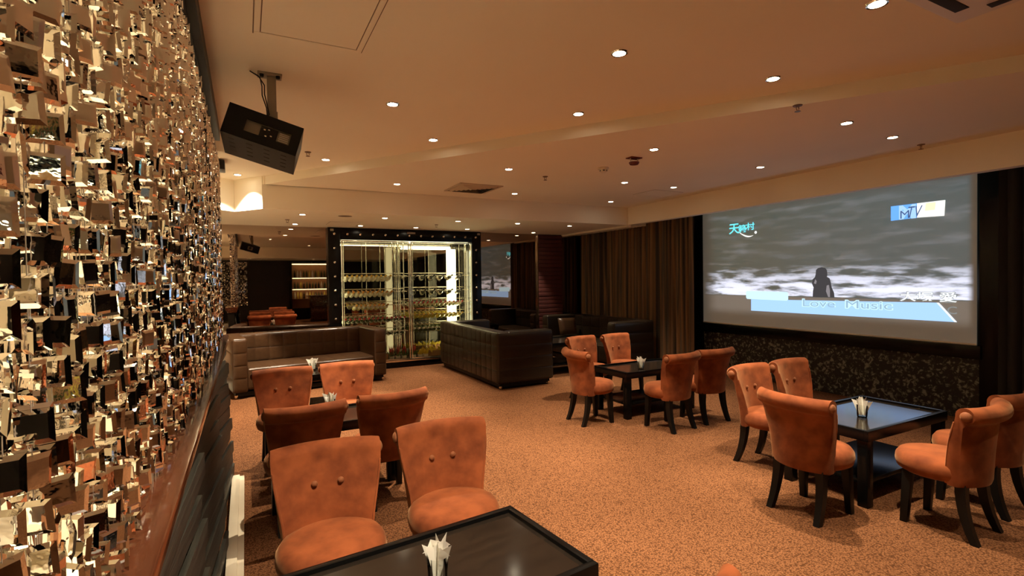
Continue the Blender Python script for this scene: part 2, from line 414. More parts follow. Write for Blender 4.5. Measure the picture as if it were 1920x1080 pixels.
# a second crystal curtain beyond the corridor, and one at the bar behind the photographer
def far_curtain(name, label, x0, y0, x1, y1, z0, z1, seed, step=.06):
    rr = random.Random(seed); b = MB(); n = int(math.hypot(x1-x0, y1-y0)/step)
    a0 = math.atan2(y1-y0, x1-x0)
    for i in range(n):
        f = i/n; x = x0+(x1-x0)*f; y = y0+(y1-y0)*f
        for k in range(int((z1-z0)/step)):
            if rr.random() < .3: continue
            b.add(TV, TF, Matrix.Translation((x, y, z0+(k+.5)*step)) @ Matrix.Rotation(a0+rr.gauss(0, .6), 4, 'Z'))
        b.box(x-.001, x+.001, y-.001, y+.001, z0, z1)
    o = obj(name, b, M_crystal, None, smooth=0); return tag(o, label, 'curtain', None, 'stuff')
far_curtain('crystal_screen', 'second crystal curtain glimpsed through the near one, across the corridor', -2.6, .6, -2.6, 8.6, 1.0, 2.4, 5)
far_curtain('crystal_screen', 'crystal curtain reflected in the mirror wall left of the sofa', -.9, -4.4, .1, -4.4, .72, 2.55, 6, .05)
# corridor furniture glimpsed through the curtain
o = thing('counter', 'red-brown wooden counter in the corridor behind the crystal curtain', 'counter', (-2.3, 4.2, 0))
obj('counter_top', MB().box(-.35, .35, -2.6, 2.6, .86, .92), M_wood, o, bevel=.006)
obj('counter_body', MB().box(-.28, .28, -2.5, 2.5, 0, .86), M_crate, o, bevel=.006)

# ------------------------------------------------------------------ chairs
def make_chair():
    t = thing('dining_chair', '', 'chair')
    obj('seat', MB().lathe([(0, .345), (.210, .345), (.236, .362), (.246, .40), (.242, .435), (.224, .462), (.18, .474), (.09, .480), (0, .482)], 36, Matrix.Translation((0, .025, 0))), M_suede, t, smooth=60)
    sec = [(.0, .345), (.0, .44), (.003, .50), (.013, .60), (.030, .69), (.042, .745)]
    cx_, cz_, r_ = .100, .790, .052
    for a in range(188, -96, -18): sec.append((cx_ + r_*math.cos(R(a)), cz_ + r_*math.sin(R(a))))
    sec += [(.090, .715), (.083, .62), (.077, .52), (.074, .43), (.070, .36), (.062, .335), (.015, .335)]
    n = 17; rings = []
    for i in range(n):
        u = -1 + 2*i/(n-1); ring = []
        edge = 1 - .10*max(0, abs(u)-.93)/.07
        for d, z in sec:
            g = min(1, max(0, (z-.42)/.38)); g = g*g*(3-2*g)
            hw = .205 + .052*g
            c = .085 - .02*g
            dd = .032 + (d-.032)*edge
            ring.append((hw*u, -(.158 + dd) + c*u*u, z))
        rings.append(ring)
    bk = obj('backrest', MB().loft(rings), M_suede, t, smooth=50)
    for s in (-1, 1):
        Mx = Matrix.Translation((s*.256, -(.158+.100)+.065, cz_)) @ Matrix.Rotation(s*R(90), 4, 'Y')
        obj('scroll_button', MB().lathe([(.030, 0), (.030, .006), (.022, .013), (.010, .017), (0, .018)], 14, Mx), M_button, bk, smooth=60)
        Mb = Matrix.Translation((s*.062, -.158-.018+.085*.075+.002, .655)) @ Matrix.Rotation(R(-90), 4, 'X')
        obj('tuft_button', MB().lathe([(.015, -.004), (.015, .003), (.011, .008), (0, .010)], 12, Mb), M_button, bk, smooth=60)
        obj('piping', MB().tube([Vector((s*(.205+.052*(lambda q: q*q*(3-2*q))(min(1, max(0, (z-.42)/.38))))*.985, -(.158+d)+.085-.02*min(1, max(0, (z-.42)/.38)), z)) for d, z in sec[:6]], .006, 6), M_suede, bk, smooth=60)
        # front leg, tapered
        a, b_ = .027, .020
        obj('leg', MB().loft([[(s*.155-a, .145-a, .35), (s*.155+a, .145-a, .35), (s*.155+a, .145+a, .35), (s*.155-a, .145+a, .35)],
                              [(s*.165-b_, .165-b_, 0), (s*.165+b_, .165-b_, 0), (s*.165+b_, .165+b_, 0), (s*.165-b_, .165+b_, 0)]]), M_leg, t, bevel=.002)
        rg = []
        for q in range(7):
            f = q/6; z = .35*(1-f); h_ = .028 - .008*f; y = -.135 - .075*f**2.2; x = s*(.150 + .02*f)
            rg.append([(x-h_, y-h_, z), (x+h_, y-h_, z), (x+h_, y+h_, z), (x-h_, y+h_, z)])
        obj('leg', MB().loft(rg), M_leg, t, smooth=40)
    return t
chair0 = make_chair()
FX, FN, FP = R(-90), R(180), 0      # facing +X, -Y, +Y
chairs = [
    (3.505, 2.21, FX, 'orange suede chair seen from behind, its rolled top brightly lit, beside right black table'),
    (4.05, 2.93, FN+R(6), 'orange suede chair behind the lit chair, left of the two against the floral panel'),
    (4.61, 2.93, FN+R(4), 'orange suede chair by the white wall socket, far side of right black table'),
    (4.04, 1.65, FP+R(2), 'orange suede chair seen from its side at right edge, seat brightly lit'),
    (4.63, 1.69, FP+R(-2), 'orange suede chair cut by the right edge of the picture, behind the side-on chair'),
    (3.52, 4.82, FX+R(-4), 'orange suede chair at left end of the middle black table, back to the sofa'),
    (4.11, 4.20, FP+R(6), 'orange suede chair in front of the middle table, its left side and seat showing'),
    (4.69, 4.24, FP+R(-2), 'orange suede chair in front of the middle table, seen from behind near the screen'),
    (4.16, 5.70, FN+R(10), 'orange suede chair behind the middle table, left one, partly hidden by another chair'),
    (4.74, 5.68, FN+R(8), 'orange suede chair behind the middle table with brightly lit seat and back'),
    (.335, 2.51, FN+R(-3), 'largest orange suede chair, left foreground, facing the near table'),
    (.965, 2.58, FN+R(-2), 'orange suede chair with round seat at near table, right of the largest chair'),
    (.33, 3.85, FP+R(4), 'orange suede chair seen from behind, left one directly behind the largest chair'),
    (.93, 3.93, FP+R(6), 'orange suede chair seen from behind with raised right roll, middle left group'),
    (.30, 5.08, FN+R(2), 'orange suede chair facing camera, furthest left, in front of the brown sofa'),
    (.88, 5.13, FN+R(-2), 'orange suede chair facing camera in front of sofa, nearest the wine cabinet'),
    (.935, 1.165, FP, 'chair of which only the lit roll of the back peeks in at bottom edge'),
]
for i, (x, y, rz, lab) in enumerate(chairs):
    c = chair0 if i == 0 else copy_tree(chair0)
    c.location = (x, y, 0); c.rotation_euler = (0, 0, rz)
    c['label'] = lab; c['group'] = 'orange suede scroll-back chairs'

# ------------------------------------------------------------------ tables, glasses and napkins
def table(x0, x1, y0, y1, label, h=.55, shelf=True):
    t = thing('square_table', label, 'table', ((x0+x1)/2, (y0+y1)/2, 0), 0, 'black lacquer tables')
    a, b_ = (x1-x0)/2, (y1-y0)/2; r = .03
    obj('rim', MB().box(-a, a, -b_, -b_+r, h-.075, h).box(-a, a, b_-r, b_, h-.075, h).box(-a, -a+r, -b_+r, b_-r, h-.075, h).box(a-r, a, -b_+r, b_-r, h-.075, h), M_black, t, bevel=.002)
    obj('table_top', MB().box(-a+r-.002, a-r+.002, -b_+r-.002, b_-r+.002, h-.05, h-.018), M_top, t, smooth=0)
    for sx in (-1, 1):
        for sy in (-1, 1):
            obj('leg', MB().box(sx*(a-.045)-.035, sx*(a-.045)+.035, sy*(b_-.045)-.035, sy*(b_-.045)+.035, 0, h-.076), M_black, t, bevel=.003)
    if shelf: obj('lower_shelf', MB().box(-a+.05, a-.05, -b_+.05, b_-.05, .15, .18), M_black, t, bevel=.003)
    return t
ft = table(.05, 1.155, 1.58, 2.20, 'black lacquer table in the foreground, cut off by bottom edge')
ft.rotation_euler = (0, 0, R(6)); ft.location = (.605, 1.84, 0)
table(3.83, 4.95, 2.01, 2.66, 'black lacquer table on the right reflecting blue light from the screen')
table(3.88, 4.98, 4.62, 5.24, 'black lacquer table in the middle of the room with glossy reflecting top')
table(.20, 1.09, 4.18, 4.77, 'black lacquer table between the four orange chairs on the left')
table(.47, 1.02, 6.47, 7.0, 'black table in front of the brown sofa, mostly hidden by chairs')
table(4.50, 5.50, 7.38, 8.2, 'black table between the two dark sofas, behind the tufted one')
gl = MB().lathe([(.030, .0), (.034, .006), (.041, .10), (.0385, .10), (.031, .016), (0, .014)], 24)
gl_me = gl.mesh('tumbler_wall', M_glass, smooth=50)
gb_me = MB().lathe([(0, 0), (.029, 0), (.030, .006), (0, .013)], 20).mesh('tumbler_base', M_glass)
nap = []
rn = random.Random(3)
for k in range(5):
    b = MB(); hh = .125 + rn.uniform(-.012, .02); wd = .078
    rows = []
    for i in range(6):
        f = i/5; half = .018 + wd*.5*f**1.3
        rows.append([(-half, -.004*f+rn.uniform(-.002, .002), .018+hh*f*(1-.22*(i == 5))), (-half*.35, .006*f, .018+hh*f*(1+.03*(i == 5))), (half*.3, -.007*f, .018+hh*f*(1-.12*(i == 5))), (half, .005*f, .018+hh*f)])
    v = [p for r in rows for p in r]; fs = [(i*4+j, i*4+j+1, i*4+4+j+1, i*4+4+j) for i in range(5) for j in range(3)]
    b.add(v, fs); nap.append(b.mesh('napkin', M_paper, smooth=30))
for x, y, z, where in ((.61, 1.80, .533, 'on the foreground table'), (4.26, 2.28, .532, 'on the right table under the screen'), (4.25, 4.80, .532, 'on the middle table'),
                       (.64, 4.68, .532, 'on the left table among four chairs'), (.74, 6.91, .532, 'in front of the brown sofa'), (4.68, 7.72, .532, 'beside the dark tufted sofa')):
    g = thing('glass_tumbler', 'clear glass tumbler holding white napkins ' + where, 'glass', (x, y, z), 0, 'tumblers of napkins')
    link('wall', gl_me, g); link('base', gb_me, g)
    p = thing('paper_napkins', 'folded white paper napkins standing in a glass ' + where, 'napkins', (x, y, z), rn.uniform(0, 6), 'napkins in tumblers')
    for k in range(5):
        a = k*1.25
        link('napkin', nap[k], p, (math.cos(a)*.011, math.sin(a)*.011, 0), (R(rn.uniform(-4, 4)), R(rn.uniform(-6, 6)), a*.8))

# ------------------------------------------------------------------ sofas
def puff():
    n = 5; v = []; f = []
    def e(t): return max(0, 1-abs(t)**5)**.5
    for i in range(n+1):
        for j in range(n+1):
            a = (-1, -.88, -.5, .5, .88, 1)[i]; b_ = (-1, -.88, -.5, .5, .88, 1)[j]
            v.append((a/2, b_/2, min(e(a), e(b_))))
    for i in range(n):
        for j in range(n): f.append((i*(n+1)+j, (i+1)*(n+1)+j, (i+1)*(n+1)+j+1, i*(n+1)+j+1))
    return MB().add(v, f)
PUFF = {m_.name: puff().mesh('leather_panel', m_, smooth=80) for m_ in (M_leather, M_leather2)}
def quilt(parent, o, U, V, nu, nv, mat_, th=.018):
    """nu x nv upholstered panels on the rectangle o + a*U + b*V"""
    o, U, V = Vector(o), Vector(U), Vector(V); N = U.cross(V).normalized()
    for i in range(nu):
        for j in range(nv):
            c = o + U*((i+.5)/nu) + V*((j+.5)/nv)
            p = link('leather_panel', PUFF[mat_.name], parent)
            Mx = Matrix((U.normalized(), V.normalized(), N)).transposed().to_4x4()
            p.matrix_local = Matrix.Translation(c - N*.001) @ Mx @ Matrix.Diagonal((U.length/nu, V.length/nv, th, 1))
def sofa(label, loc, rz, L_, mat_, D=.92, H=.86, n=10, arm=.20):
    t = thing('leather_sofa', label, 'sofa', loc, rz, 'box-shaped leather sofas')     # faces local +Y
    a, d = L_/2, D/2; z0 = .09; bt_ = .20
    bk = obj('backrest', MB().box(-a, a, -d, -d+bt_, z0, H), mat_, t, bevel=.035, seg=3)
    quilt(bk, (-a+.02, -d, z0+.02), (L_-.04, 0, 0), (0, 0, H-z0-.045), n, 4, mat_)
    quilt(bk, (-a+.02, -d+.02, H), (L_-.04, 0, 0), (0, bt_-.04, 0), n, 1, mat_, .008)
    ni = max(3, n-2)
    quilt(bk, (a-arm, -d+bt_, .43), (-(L_-2*arm), 0, 0), (0, 0, H-.455), ni, 2, mat_)
    for s in (-1, 1):
        x0, x1 = (a-arm, a) if s > 0 else (-a, -a+arm)
        am = obj('arm', MB().box(x0, x1, -d+bt_-.03, d, z0, H), mat_, t, bevel=.035, seg=3)
        if s > 0: quilt(am, (a, -d+.02, z0+.02), (0, D-.04, 0), (0, 0, H-z0-.045), 1, 4, mat_)
        else: quilt(am, (-a, d-.02, z0+.02), (0, -D+.04, 0), (0, 0, H-z0-.045), 1, 4, mat_)
        quilt(am, (x1-.015, d, z0+.02), (-arm+.03, 0, 0), (0, 0, H-z0-.045), 1, 4, mat_)
        quilt(am, (x0+.015, -d+bt_, H), (arm-.03, 0, 0), (0, D-bt_-.02, 0), 1, 3, mat_, .008)
    st = obj('seat', MB().box(-a+arm-.01, a-arm+.01, -d+bt_-.02, d-.03, z0+.02, .42), mat_, t, bevel=.04, seg=3)
    quilt(st, (-a+arm, -d+bt_, .42), (L_-2*arm, 0, 0), (0, D-bt_-.06, 0), ni, 1, mat_, .010)
    quilt(st, (a-arm, d-.03, z0+.05), (-(L_-2*arm), 0, 0), (0, 0, .42-z0-.09), ni, 1, mat_, .010)
    obj('plinth', MB().box(-a+.04, a-.04, -d+.04, d-.05, .03, z0), M_blackmetal, t, bevel=.003)
    for sx in (-1, 1):
        for sy in (-1, 1):
            obj('foot', MB().lathe([(0, 0), (.018, 0), (.022, .03), (.022, .05)], 10, Matrix.Translation((sx*(a-.05), sy*(d-.06), 0))), M_chrome, t)
    return t
sofa('brown leather box sofa facing the camera against the mirror wall, left', (.87, 8.83, 0), FN+R(8), 2.27, M_leather, D=.95, n=11)
sofa('dark tufted leather sofa seen from its back and side, mid-room beside the wine cabinet', (3.775, 8.07, 0), FX, 2.52, M_leather2, D=.96, n=13)
sofa('dark leather sofa in the far right corner in front of the curtain', (6.18, 8.35, 0), R(90), 2.45, M_leather2, D=.92, n=9)
o = thing('cushion', 'small worn brown leather cushion leaning in the corner sofa', 'cushion', (6.10, 9.17, .63), 0)
o.rotation_euler = (R(72), 0, R(-8))
obj('pillow', MB().add([v.co for v in PUFF['brown_leather'].vertices], [tuple(p.vertices) for p in PUFF['brown_leather'].polygons], Matrix.Diagonal((.40, .36, .07, 1)))
    .add([v.co for v in PUFF['brown_leather'].vertices], [tuple(p.vertices)[::-1] for p in PUFF['brown_leather'].polygons], Matrix.Diagonal((.40, .36, -.07, 1))), M_leather, o, smooth=80)

# ------------------------------------------------------------------ wine cabinet
YC = 9.61
cab = thing('wine_cabinet', 'large lit wine display cabinet with black studded frame and glass doors', 'cabinet', (0, 0, 0))
obj('frame_post', MB().box(1.32, 1.53, YC, 10.3, 0, H3-.005), M_black, cab, bevel=.006)
obj('frame_post', MB().box(4.10, 4.30, YC, 10.3, 0, H3-.005), M_black, cab, bevel=.006)
obj('frame_header', MB().box(1.53, 4.10, YC, 10.3, 2.41, H3-.005), M_black, cab, bevel=.006)
obj('frame_base', MB().box(1.53, 4.10, YC, 10.3, 0, .11), M_black, cab, bevel=.006)
obj('sill', MB().box(1.53, 4.10, YC-.012, YC+.10, .11, .15), M_chrome, cab, bevel=.004)
stud = MB().lathe([(.026, 0), (.026, .004), (.019, .015), (.008, .020), (0, .021)], 10, Matrix.Rotation(R(90), 4, 'X')).mesh('stud', M_chrome, smooth=60)
for k in range(13): link('stud', stud, cab, (1.43+k*.2295, YC, 2.51))
for k in range(9):
    link('stud', stud, cab, (1.43, YC, 2.51-(k+1)*.255)); link('stud', stud, cab, (4.19, YC, 2.51-(k+1)*.255))
for x in (1.36, 4.22): obj('corner_plate', MB().box(x, x+.06, YC-.004, YC, 2.56, 2.60), M_greymetal, cab, bevel=.001)
obj('name_plate', MB().box(2.76, 2.92, YC-.004, YC, 2.545, 2.58), M_greymetal, cab, bevel=.001)
M_glow = emission('cabinet_glow', (1, .88, .50), 7)
M_glow3 = emission('cabinet_glow_dim', (1, .80, .38), .42)
M_glow2 = emission('cabinet_glow_soft', (1, .84, .42), 2.6)
obj('back_mirror', MB().box(1.53, 4.10, 10.26, 10.30, .11, 2.41), M_cabmirror, cab, smooth=0)
obj('side_light_panel', MB().box(3.80, 3.97, 10.20, 10.24, .18, 2.30), M_glow, cab, bevel=.004)
obj('top_light_strip', MB().box(2.86, 3.80, 10.05, 10.20, 2.30, 2.34), M_glow, cab, bevel=.004)
obj('top_light_strip', MB().box(1.56, 4.06, 9.70, 9.73, 2.385, 2.40), M_glow, cab, bevel=.004)
obj('side_light_panel', MB().box(2.50, 2.62, 10.20, 10.24, .18, 2.32), M_glow3, cab, bevel=.004)
obj('side_light_strip', MB().box(1.531, 1.537, 9.665, 9.70, .2, 2.37), M_glow2, cab, smooth=0)
obj('side_light_strip', MB().box(4.093, 4.099, 9.665, 9.70, .2, 2.37), M_glow2, cab, smooth=0)
obj('side_light_panel', MB().box(1.54, 1.57, 9.90, 10.0, .18, 2.36), M_glow2, cab, bevel=.004)
for x0, x1 in ((1.55, 2.795), (2.825, 4.08)):
    d = obj('glass_door', MB().box(x0+.012, x1-.012, YC+.028, YC+.034, .17, 2.385), M_pane, cab, smooth=0)
    obj('door_rail', MB().box(x0, x0+.016, YC+.015, YC+.045, .15, 2.40).box(x1-.016, x1, YC+.015, YC+.045, .15, 2.40).box(x0+.016, x1-.016, YC+.015, YC+.045, 2.38, 2.40).box(x0+.016, x1-.016, YC+.015, YC+.045, .15, .17), M_chrome, d, bevel=.003)
for x, y in ((2.50, 9.76), (2.60, 9.74), (2.65, 9.9), (2.71, 9.74), (2.76, 9.9), (2.84, 9.74), (2.90, 9.76), (4.02, 9.76), (4.055, 9.9), (3.99, 10.05), (1.60, 9.74), (2.07, 10.05), (2.66, 10.1), (2.74, 10.1), (3.35, 10.15)):
    obj('chrome_rod', MB().tube([(x, y, .15), (x, y, 2.41)], .008 if y < 10 else .005, 8), M_chrome, cab, smooth=60)
rowsL = (1.80, 1.50, 1.25, 1.00, .74); rowsR = (1.80, 1.51, 1.27, 1.04, .77)
for zs, x0, x1 in ((rowsL, 1.58, 2.78), (rowsR, 2.86, 4.06)):
    for z in zs:
        for y, dz in ((9.745, -.055), (9.95, .0)):
            obj('shelf_rail', MB().tube([(x0, y, z+dz), (x1, y, z+dz)], .007, 8), M_chrome, cab, smooth=60)
# bottles lying neck forward on the rails
def glassy(name, c, r=.18): return mat(name, c, r, spec=.7, coat=.4)
B_white, B_green, B_dark, B_yel = glassy('pale_bottle', (.80, .77, .62)), glassy('green_bottle', (.07, .10, .03)), glassy('dark_bottle', (.025, .02, .015)), glassy('yellow_bottle', (.75, .62, .10))
K_gold, K_orange, K_red, K_white, K_black = [mat(n_, c, .35, .2) for n_, c in (('gold_foil', (.75, .48, .06)), ('orange_foil', (.70, .33, .05)), ('red_foil', (.45, .02, .03)), ('white_foil', (.85, .82, .72)), ('black_foil', (.02, .02, .02)))]
bmesh_cache = {}
def bottle_mesh(body, cap, label):
    k = (body.name, cap.name, label.name)
    if k not in bmesh_cache:
        b = MB(); Mx = Matrix.Rotation(R(-90-15), 4, 'X')           # axis runs back and upwards
        b.cur = 1; b.lathe([(0, -.01), (.017, -.01), (.019, 0), (.018, .075)], 10, Mx)
        b.cur = 0; b.lathe([(.018, .075), (.022, .10), (.037, .135), (.0415, .155), (.0415, .17)], 10, Mx)
        b.cur = 2; b.lathe([(.0422, .17), (.0422, .25)], 10, Mx)
        b.cur = 0; b.lathe([(.0415, .25), (.0415, .285), (.037, .292), (0, .285)], 10, Mx)
        bmesh_cache[k] = b.mesh('wine_bottle', [body, cap, label], smooth=50)
    return bmesh_cache[k]
def bottle_row(x0, x1, n, z, body, cap, label, text, group):
    me = bottle_mesh(body, cap, label)
    for i in range(n):
        o = link('wine_bottle', me, None, (x0+(x1-x0)*i/(n-1), 9.735, z-.045), (0, 0, random.uniform(-.03, .03)))
        tag(o, text, 'bottle', group)
bottle_row(1.66, 2.46, 10, 1.80, B_white, K_gold, B_white, 'pale bottle with gold neck in the top rack row, left half of wine cabinet', 'top left rack row')
bottle_row(1.68, 2.48, 10, 1.50, B_white, K_orange, B_white, 'pale bottle with orange neck in the second rack row, left half of wine cabinet', 'second left rack row')
bottle_row(1.82, 2.40, 8, 1.25, B_white, K_orange, B_yel, 'pale bottle with orange neck in the third rack row, left half of wine cabinet', 'third left rack row')
bottle_row(1.62, 2.72, 14, 1.00, B_green, K_red, B_white, 'green bottle with red neck in the fourth rack row, left half of wine cabinet', 'fourth left rack row')
bottle_row(1.62, 2.72, 14, .74, B_green, K_white, B_white, 'green bottle with white neck in the lowest rack row, left half of wine cabinet', 'lowest left rack row')
bottle_row(2.95, 3.90, 6, 1.80, B_dark, K_black, B_white, 'dark bottle with white label in the sparse top row, right half of wine cabinet', 'top right rack row')
bottle_row(2.95, 3.90, 6, 1.51, B_dark, K_black, B_white, 'dark bottle with white label in the sparse second row, right half of wine cabinet', 'second right rack row')
bottle_row(2.92, 3.92, 12, 1.27, B_white, K_red, B_green, 'pale bottle with red neck in the third rack row, right half of wine cabinet', 'third right rack row')
bottle_row(2.92, 3.92, 12, 1.04, B_yel, K_gold, B_yel, 'yellow bottle in the fourth rack row, right half of wine cabinet', 'fourth right rack row')
bottle_row(2.92, 3.92, 12, .77, B_green, K_white, B_green, 'green bottle with white neck in the lowest rack row, right half of wine cabinet', 'lowest right rack row')
# plants and crates on the cabinet floor
def leaves(n, r, h0, h1, wd, seed, up=.5):
    rr = random.Random(seed); b = MB()
    for i in range(n):
        a = rr.uniform(0, 6.28); t = rr.uniform(.2, 1); l = rr.uniform(h0, h1)
        M_ = Matrix.Rotation(a, 4, 'Z') @ Matrix.Rotation(t*(1-up)*1.5, 4, 'Y')
        b.add([(-wd/2, 0, 0), (wd/2, 0, 0), (wd*.8, wd*.2, l*.5), (0, wd*.3, l), (-wd*.8, wd*.2, l*.5)], [(0, 1, 2, 4), (4, 2, 3)], Matrix.Translation((rr.uniform(-r, r), rr.uniform(-r, r), 0)) @ M_)
    return b
def potted(x, y, leafm, flowm, label, seed):
    t = thing('potted_plant', label, 'plant', (x, y, .115), 0, 'potted plants on the cabinet floor')
    obj('pot', MB().loft([[(s*a, q*a, z) for s, q in ((-1, -1), (1, -1), (1, 1), (-1, 1))] for a, z in ((.035, 0), (.042, .09))]), M_pot, t, bevel=.003)
    lf = obj('foliage', leaves(24, .03, .08, .17, .018, seed), leafm, t, smooth=0); lf.location = (0, 0, .08)
    if flowm:
        fl = obj('flowers', leaves(12, .03, .10, .22, .014, seed+50, .9), flowm, t, smooth=0); fl.location = (0, 0, .12)
for i, (x, f, lb) in enumerate(((2.46, M_redfl, 'white pot with red flowers right of the brown crate'), (2.58, M_redfl, 'second white pot with red flowers in the wine cabinet'), (2.70, M_redfl, 'white pot with red flowers just left of the centre post'), (2.89, M_redfl, 'white pot with red flowers just right of the centre post'))):
    potted(x, 9.76, M_green, f, lb, i+1)
potted(3.02, 9.76, M_yleaf, None, 'white pot with tall yellow leaves in the wine cabinet', 21)
potted(3.13, 9.76, M_yleaf, None, 'white pot with yellow leaves beside the banana crate', 22)
for x0, x1, lm, fm, lb in ((2.0, 2.38, M_green, M_redfl, 'brown wooden crate with red flowers and greens at the cabinet bottom left'), (3.22, 3.72, M_yleaf, None, 'brown wooden crate heaped with yellow produce at the cabinet bottom right')):
    t = thing('produce_crate', lb, 'crate', ((x0+x1)/2, 9.82, .115), 0, 'crates on the cabinet floor')
    a = (x1-x0)/2
    obj('crate', MB().box(-a, a, -.12, -.10, 0, .15).box(-a, a, .10, .12, 0, .15).box(-a, -a+.02, -.10, .10, 0, .15).box(a-.02, a, -.10, .10, 0, .15).box(-a+.02, a-.02, -.10, .10, 0, .02), M_crate, t, bevel=.003)
    lf = obj('produce', leaves(70, min(a, .1), .08, .2, .03, 31+int(x0), .35), lm, t, smooth=0); lf.location = (0, 0, .06); lf.scale = (a/.1*.8, 1, 1)
    if fm:
        fl = obj('flowers', leaves(26, .09, .12, .26, .03, 77, .7), fm, t, smooth=0); fl.location = (0, 0, .10)

# ------------------------------------------------------------------ projection screen and picture
XS = 7.165
def screen_mat():
    M = mat('projected_picture', (.36, .34, .29), .8)
    nt = M.node_tree; b = nt.nodes['Principled BSDF']; L = nt.links.new; N = nt.nodes.new
    tc = N('ShaderNodeTexCoord'); sp = N('ShaderNodeSeparateXYZ'); L(tc.outputs['Object'], sp.inputs[0])
    mp = N('ShaderNodeMapping'); mp.inputs['Scale'].default_value = (0, .75, 4.6); L(tc.outputs['Object'], mp.inputs[0])
    n = N('ShaderNodeTexNoise'); n.inputs['Scale'].default_value = 2.2; n.inputs['Detail'].default_value = 6; n.inputs['Roughness'].default_value = .58; L(mp.outputs[0], n.inputs['Vector'])
    def mr(src, a, b_, c=0., d=1., smooth=True):
        q = N('ShaderNodeMapRange'); q.interpolation_type = 'SMOOTHSTEP' if smooth else 'LINEAR'
        for i, v in ((1, a), (2, b_), (3, c), (4, d)): q.inputs[i].default_value = v
        L(src, q.inputs[0]); return q.outputs[0]
    def mth(op, a, b_):
        q = N('ShaderNodeMath'); q.operation = op
        for i, v in ((0, a), (1, b_)):
            if isinstance(v, (int, float)): q.inputs[i].default_value = v
            else: L(v, q.inputs[i])
        return q.outputs[0]
    band = mth('MULTIPLY', mr(sp.outputs[2], 1.335, 1.345), mr(sp.outputs[2], 1.92, 1.45))
    cl = mr(mth('ADD', n.outputs['Fac'], mth('MULTIPLY', band, .16)), .52, .72)
    bright = mth('MULTIPLY', cl, band)
    grad = mr(sp.outputs[1], 6.3, 3.0)                        # picture cooler towards the right
    inside = mth('MULTIPLY', mth('MULTIPLY', mr(sp.outputs[1], 2.66, 2.74), mr(sp.outputs[1], 6.45, 6.10)), mth('MULTIPLY', mr(sp.outputs[2], .98, 1.15), mr(sp.outputs[2], 2.9, 2.6)))
    base = N('ShaderNodeMix'); base.data_type = 'RGBA'; base.inputs[6].default_value = (.028, .042, .036, 1); base.inputs[7].default_value = (.030, .054, .060, 1); L(grad, base.inputs[0])
    wisp = N('ShaderNodeMix'); wisp.data_type = 'RGBA'; L(mr(n.outputs['Fac'], .45, .75, 0, .35), wisp.inputs[0]); L(base.outputs[2], wisp.inputs[6]); wisp.inputs[7].default_value = (.16, .175, .20, 1)
    mx = N('ShaderNodeMix'); mx.data_type = 'RGBA'; L(bright, mx.inputs[0]); L(wisp.outputs[2], mx.inputs[6]); mx.inputs[7].default_value = (.55, .58, .70, 1)
    gnd = N('ShaderNodeMix'); gnd.data_type = 'RGBA'; L(mr(sp.outputs[2], 1.325, 1.335), gnd.inputs[0]); gnd.inputs[6].default_value = (.085, .080, .070, 1); L(mx.outputs[2], gnd.inputs[7])
    dim = N('ShaderNodeMix'); dim.data_type = 'RGBA'; L(inside, dim.inputs[0]); dim.inputs[6].default_value = (.030, .028, .022, 1); L(gnd.outputs[2], dim.inputs[7])
    L(dim.outputs[2], b.inputs['Emission Color']); b.inputs['Emission Strength'].default_value = 1.25
    return M
scr = thing('projection_screen', 'wide projection screen on the right wall showing a music video with a clouded sky', 'screen', (0, 0, 0))
canvas = obj('canvas', MB().box(XS, XS+.012, 2.645, 6.455, .845, 2.93), screen_mat(), scr, smooth=0)
def E(n_, c, s=1.): return emission(n_, c, s)
def flat(name, poly, mt, dx, parent=canvas):
    x = XS-.001-dx*.001
    b = MB(); n = len(poly); b.add([(x, y, z) for y, z in poly], [tuple(range(n))]); return obj(name, b, mt, parent, smooth=0)
def text(name, body, y0, y1, z0, z1, mt, dx, offset=0., shear=0., bold=0.):
    """lettering that fills the box y0 (left) .. y1 (right), z0..z1 on the screen"""
    cu = bpy.data.curves.new(name, 'FONT'); cu.body = body; cu.offset = offset; cu.shear = shear
    tmp = bpy.data.objects.new('tmp', cu); C.objects.link(tmp); bpy.context.view_layer.update()
    me = bpy.data.meshes.new_from_object(tmp.evaluated_get(bpy.context.evaluated_depsgraph_get()))
    bpy.data.objects.remove(tmp)
    xs = [v.co.x for v in me.vertices]; ys = [v.co.y for v in me.vertices]
    a, b_, c, d = min(xs), max(xs), min(ys), max(ys)
    x = XS-.001-dx*.001
    for v in me.vertices:
        v.co = Vector((x, y0+(y1-y0)*(v.co.x-a)/(b_-a), z0+(z1-z0)*(v.co.y-c)/(d-c)))
    me.materials.clear(); me.materials.append(mt)
    return link(name, me, canvas)
E_ban = E('banner_blue', (.36, .58, .98)); E_tab = E('tab_pale', (.55, .82, 1.0)); E_cy = E('logo_cyan', (.16, .82, 1.0)); E_wh = E('caption_white', (.85, .90, .92))
E_txt = E('caption_teal', (.28, .42, .55)); E_dark = E('figure_dark', (.050, .046, .048)); E_blue = E('logo_blue', (.14, .38, .95)); E_ye = E('logo_yellow', (.95, .86, .50)); E_lw = E('logo_white', (.95, .93, .88)); E_ink = E('logo_ink', (.06, .10, .22)); E_grey = E('caption_grey', (.20, .21, .21)); E_lit = E('figure_lit', (.22, .20, .21))
flat('figure', [(4.49, 1.335), (4.485, 1.42), (4.475, 1.47), (4.50, 1.53), (4.49, 1.585), (4.455, 1.62), (4.445, 1.66), (4.44, 1.72), (4.41, 1.745), (4.36, 1.755), (4.31, 1.745), (4.285, 1.71), (4.28, 1.66), (4.285, 1.62), (4.25, 1.60), (4.235, 1.55), (4.22, 1.47), (4.19, 1.40), (4.185, 1.335)], E_dark, 1)
